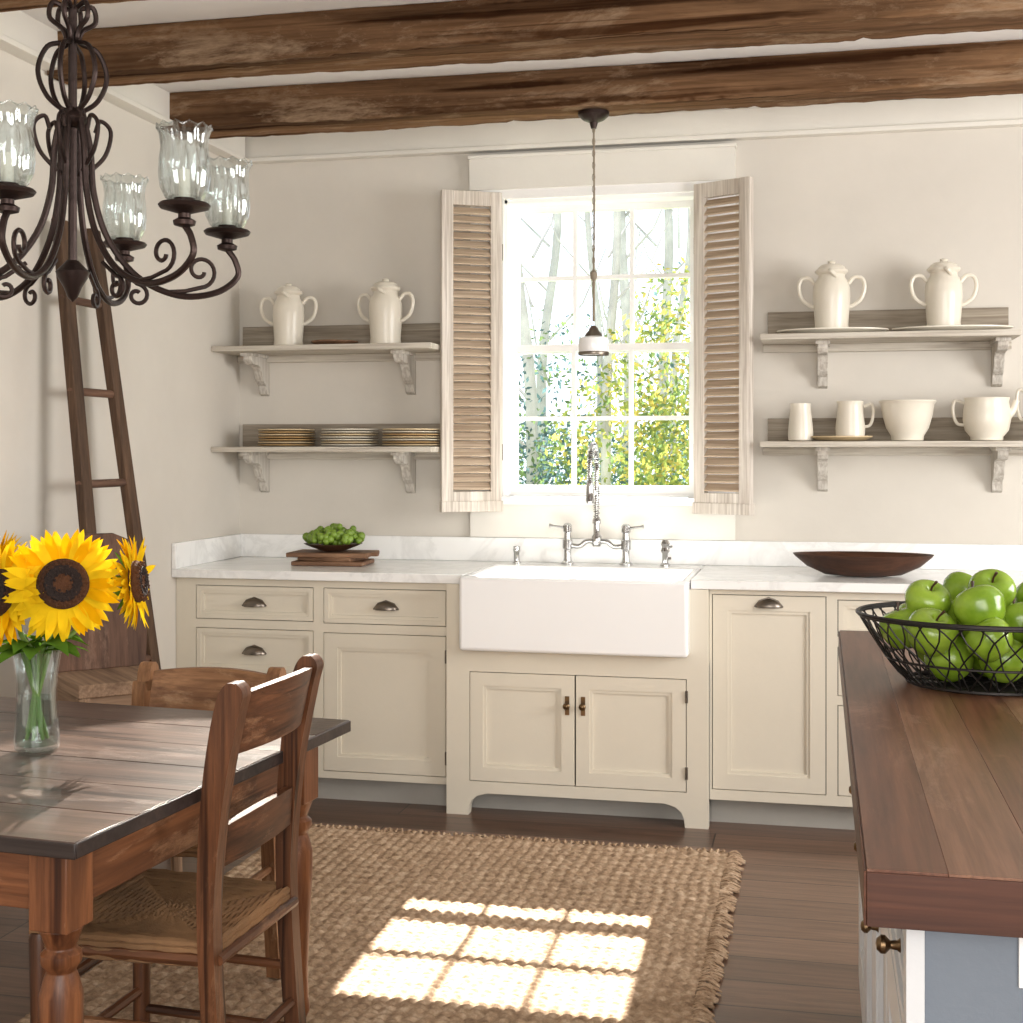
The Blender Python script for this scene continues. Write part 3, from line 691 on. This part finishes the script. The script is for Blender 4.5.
# ---------------------------------------------------------------- rug
def rug():
    x0,x1,y0,y1=-1.88,-.30,2.45,4.70; st=.0055
    nx=int((x1-x0)/st); ny=int((y1-y0)/st)
    X,Y=np.meshgrid(np.linspace(x0,x1,nx),np.linspace(y0,y1,ny))
    pr=.026; px=.036
    row=np.floor(Y/pr); fy=(Y/pr-row); side=np.where(row%2==0,1,-1)
    ph=X/px+side*fy*.5+row*.5
    h=np.abs(np.sin(PI*ph))**.7*np.abs(np.sin(PI*fy))**.5
    Z=.006+.010*h+.0015*np.sin(X*9)*np.sin(Y*7)+np.random.uniform(-.0009,.0009,X.shape)
    Xw=X+.006*np.sin(Y*14)*((X-x0)/(x1-x0)); Yw=Y+.005*np.sin(X*11)
    co=np.stack([Xw-(x0+x1)/2,Yw-(y0+y1)/2,Z],-1).reshape(-1,3)
    i=np.arange(nx*ny).reshape(ny,nx); q=np.stack([i[:-1,:-1],i[:-1,1:],i[1:,1:],i[1:,:-1]],-1).reshape(-1,4)
    me=bpy.data.meshes.new('jute_rug'); me.vertices.add(len(co)); me.vertices.foreach_set('co',co.ravel())
    me.loops.add(q.size); me.loops.foreach_set('vertex_index',q.ravel()); me.polygons.add(len(q))
    me.polygons.foreach_set('loop_start',np.arange(0,q.size,4)); me.polygons.foreach_set('loop_total',np.full(len(q),4))
    me.polygons.foreach_set('use_smooth',np.ones(len(q),bool)); me.update(); me.validate(); me.materials.append(M['jute'])
    root=bpy.data.objects.new('jute_rug',None); S.collection.objects.link(root); root.location=((x0+x1)/2,(y0+y1)/2,0)
    o=bpy.data.objects.new('braided_field',me); S.collection.objects.link(o); o.parent=root
    b=MB('fringe'); cx,cy=(x0+x1)/2,(y0+y1)/2
    def tas(x,y,dx,dy):
        for q in range(3):
            L=random.uniform(.03,.062); s=random.uniform(-.024,.024); k=random.uniform(.002,.010)
            p=[(x-cx,y-cy,.010),(x-cx+dx*L*.5-dy*s*.5,y-cy+dy*L*.5+dx*s*.5,.010+k),(x-cx+dx*L-dy*s,y-cy+dy*L+dx*s,.007),(x-cx+dx*L*.6-dy*(s+.012),y-cy+dy*L*.6+dx*(s+.012),.007+k)]
            b.tube(smooth_pts(p,3),random.uniform(.0025,.005),M['jute'],5)
    y=y0
    while y<y1: tas(x1-.004,y,1,0); y+=.019
    x=x0
    while x<x1: tas(x,y1-.004,0,.45); x+=.022
    o=b.finish(loc=(0,0,0)); o.parent=root
rug()

# ---------------------------------------------------------------- island
b=MB('kitchen_island'); ix0,ix1,iy0,iy1=.05,1.15,1.53,3.54; zt=.93
wds=[.085,.10,.09,.12,.10,.11,.10,.12,.10,.12,.12]; x=ix0
order=[2,1,0,1,2,0,1,0,2,1,0]
for i,w in enumerate(wds):
    b.box(x+.0002,min(ix1,x+w)-.0002,iy0+.0,iy1,zt-.062,zt-(i%2)*.0002,M['isl'][order[i]]); x+=w
    if x>=ix1: break
b.box(ix0-.003,ix0,iy0,iy1,zt-.062,zt-.003,M['isledge']); b.box(ix0,ix1,iy0-.003,iy0,zt-.062,zt-.003,M['isledgex'])
cx0,cy0,cy1=.095,1.60,3.49; P=M['islandpaint']
b.box(cx0+.02,ix1-.05,cy0,cy1,.08,zt-.062,M['islandshade']); b.box(cx0+.06,ix1-.1,cy0+.05,cy1-.05,0,.08,M['toe'])
Mx=Matrix(((0,1,0,0),(1,0,0,0),(0,0,1,0),(0,0,0,1)))
b.M=Mx
ops=[]; nb=4; wy=(cy1-cy0-.04)/nb
for i in range(nb):
    a=cy0+.04+i*wy; ops+= [(a,a+wy-.04,.70,.84),(a,a+wy-.04,.12,.665)]
b.panelgrid(cy0,cy1,.08,zt-.062,cx0,cx0+.02,ops,P)
for i,o in enumerate(ops): (drawerp if i%2==0 else door)(b,*o,cx0+.001,P)
b.M=Matrix()
for i,o in enumerate(ops):
    yk=(o[0]+.06) if i%2==0 else o[0]+.22
    knob(b,cx0,yk,(.79 if i%2==0 else .60),M['bronze'],(-1,0,0),.011)
b.box(cx0,cx0+.02,cy0-.008,cy0,.08,zt-.062,P); b.box(.215,.26,cy0-.006,cy0,.79,.86,M['white'])
b.finish(bevel=.0006)
b=MB('wire_basket'); BX,BY,BZ=.325,2.78,.931; w=M['wire']
def rad(t): return .15+.09*t**.8
def bp(a,t):
    r=rad(t); return (r*math.cos(a)*1.05,r*math.sin(a)*.9,.005+.130*t)
for t,r in ((0,.004),(.35,.0025),(.97,.003),(1,.004)):
    b.tube([bp(2*PI*i/64,t) for i in range(64)],r,w,6,closed=True)
NB=40
for k in range(NB):
    for s in(-1,1):
        a=2*PI*k/NB; b.tube([bp(a+s*t/8*.34+.03*math.sin(k*3.1+t),t/8) for t in range(9)],.0017,w,5)
for k in range(12):
    rr=.155*(k+.5)/12; b.tube([(rr*math.cos(2*PI*i/32)*1.05,rr*math.sin(2*PI*i/32)*.9,.004) for i in range(32)],.002,w,5,closed=True)
for k in range(12):
    a=2*PI*k/12; b.tube([(0,0,.005),(.15*1.05*math.cos(a),.15*.9*math.sin(a),.005)],.0025,w,5)
b.finish(loc=(BX,BY,BZ))
b=MB('green_apples'); random.seed(11)
def apple(c,r,tilt):
    rot=Matrix.Rotation(tilt[0],3,'X')@Matrix.Rotation(tilt[1],3,'Y')
    pf=[(.0001,-.70),(.18,-.80),(.38,-.86),(.62,-.74),(.85,-.42),(.98,0),(1.0,.22),(.93,.52),(.75,.76),(.48,.88),(.25,.84),(.10,.70),(.0001,.60)]
    P3=smooth_pts([(x,0,z) for x,z in pf],3)
    b.lathe([(max(p.x,.0001)*r,p.z*r*.92) for p in P3],c,M['apple'],26,rot=rot,cap=False,fn=lambda a,z:1+.018*math.cos(5*a)*(1 if z<0 else .4))
    c=Vector(c); b.tube([c+rot@Vector((0,0,.55*r)),c+rot@Vector((.03*r,0,.85*r)),c+rot@Vector((.15*r,0,1.15*r))],[.0022,.002,.003],M['bowlwood'],6)
ar=.045
for (n,rr,z) in ((1,0,.05),(6,.098,.052),(9,.162,.100),(4,.055,.120),(5,.118,.155),(1,0,.175)):
    for k in range(n):
        a=2*PI*k/n+rr*13+.4
        apple((rr*math.cos(a)*1.02,rr*math.sin(a)*.86,z+random.uniform(-.004,.004)),ar*random.uniform(.93,1.06),(random.uniform(-.7,.7),random.uniform(-.7,.7)))
b.finish(loc=(BX,BY,BZ+.004))

# ---------------------------------------------------------------- exterior
simple('lawn',(-40,40,YB+.16,60,-.45,-.3),M['grass'])
def tree(x,y,h,r,blobs,seed,mix_):
    rs=np.random.RandomState(seed); b=MB('tree')
    b.tube(smooth_pts([(x,y,-.298),(x+rs.uniform(-.1,.1),y,h*.4),(x+rs.uniform(-.15,.15),y,h*.7),(x,y,h)],5),[r*(1-.5*i/15) for i in range(16)],M['bark'],8)
    for k in range(7):
        z=h*(.3+.09*k); a=rs.uniform(0,6.28); b.tube([(x,y,z),(x+.35*math.cos(a),y+.35*math.sin(a),z+.35),(x+.6*math.cos(a),y+.6*math.sin(a),z+.9)],[r*.25,r*.16,r*.08],M['bark'],5)
    for (bx,by,bz,br,cnt) in blobs:
        for i in range(cnt):
            d=rs.normal(size=3); d/=np.linalg.norm(d); p=Vector((bx,by,bz))+Vector(d)*br*rs.uniform(.3,1)**.6
            u=Vector(rs.normal(size=3)).normalized(); v=u.orthogonal().normalized(); s=rs.uniform(.018,.038)
            b.add([p-u*s,p-v*s*.5,p+u*s,p+v*s*.5],[(0,1,2,3)],M['tl'][mix_[rs.randint(len(mix_))]])
    b.finish(smooth=False)
tree(-1.55,10.2,4.3,.045,[(-1.4,10,1.4,.6,1300),(-1.15,10,2.0,.45,600),(-1.0,10.1,1.4,.5,1000),(-1.1,10.2,2.5,.3,160)],1,[0,0,1,3])
tree(-2.3,11,4.5,.06,[(-2.2,11,1.1,.55,1200),(-2.6,11.2,1.3,.6,900),(-1.8,11,1.0,.55,1200),(-2.2,11,1.8,.5,300)],2,[2,2,1])
tree(-.95,11.2,4.5,.05,[(-.9,11,1.3,.6,1200),(-1.0,11,2.3,.45,400),(-.8,11,2.7,.35,250)],3,[0,1,3,2])
tree(-2.0,14,5,.07,[(-2.6,14,.9,.8,1300),(-1.6,14,.9,.8,1300),(-.9,14,1.4,.9,900)],4,[2,2,1])
tree(-1.3,13,5,.04,[(-1.2,13,.9,.8,1300),(-3.0,12,1.3,.6,700)],5,[2,1])
tree(-2.05,12.5,5.2,.04,[(-2.2,12.5,2.3,.4,120)],6,[1,2])
tree(-2.65,13.5,5.2,.06,[(-2.7,13.5,2.4,.4,120)],7,[1,2])
tree(-1.75,15,5.5,.07,[(-1.8,15,2.6,.5,160)],8,[1,0])

# ---------------------------------------------------------------- lights
w=bpy.data.worlds.new('sky'); S.world=w; w.use_nodes=True
bg=w.node_tree.nodes['Background']; bg.inputs[0].default_value=(.86,.93,1,1); bg.inputs[1].default_value=2.2
sd=bpy.data.lights.new('sun','SUN'); sd.energy=36; sd.angle=math.radians(.5); sd.color=(1,.94,.85)
so=bpy.data.objects.new('sun',sd); S.collection.objects.link(so)
el=math.radians(43.5); so.rotation_euler=Vector((0.02,-math.cos(el),-math.sin(el))).to_track_quat('-Z','Y').to_euler(); so.location=(0,20,15)
def area(name,loc,tgt,sx,sy,e,col):
    d=bpy.data.lights.new(name,'AREA'); d.shape='RECTANGLE'; d.size=sx; d.size_y=sy; d.energy=e; d.color=col
    o=bpy.data.objects.new(name,d); S.collection.objects.link(o); o.location=loc
    o.rotation_euler=(Vector(tgt)-Vector(loc)).to_track_quat('-Z','Y').to_euler()
area('fill_rear',(.6,-1.9,1.7),(-.4,5,1.2),3.2,1.9,160,(1,.985,.965))  # added fill for unseen window light behind the camera
area('fill_right',(3.0,3.2,1.7),(-2.4,3.8,1.3),2.0,1.4,132,(1,.985,.965))  # added area fill, side light from out of view
d=bpy.data.lights.new('table_sun_fill','SPOT'); d.energy=950; d.spot_size=math.radians(17); d.spot_blend=.25; d.shadow_soft_size=.015; d.color=(1,.93,.82)  # added lamp, stands in for sunlight falling on table and chair
o=bpy.data.objects.new('table_sun_fill',d); S.collection.objects.link(o); o.location=(-1.75,4.75,2.6)
o.rotation_euler=(Vector((-1.28,2.25,.7))-o.location).to_track_quat('-Z','Y').to_euler()
# ---------------------------------------------------------------- camera
cd_=bpy.data.cameras.new('camera'); co=bpy.data.objects.new('camera',cd_); S.collection.objects.link(co); S.camera=co
cd_.lens=48.07; cd_.sensor_width=36; cd_.sensor_fit='HORIZONTAL'; cd_.shift_y=-.0601; cd_.clip_start=.05
co.location=(0,0,1.384); co.rotation_euler=(math.radians(90),0,math.radians(12.7))
S.view_settings.view_transform='Standard'; S.view_settings.look='None'; S.view_settings.exposure=0
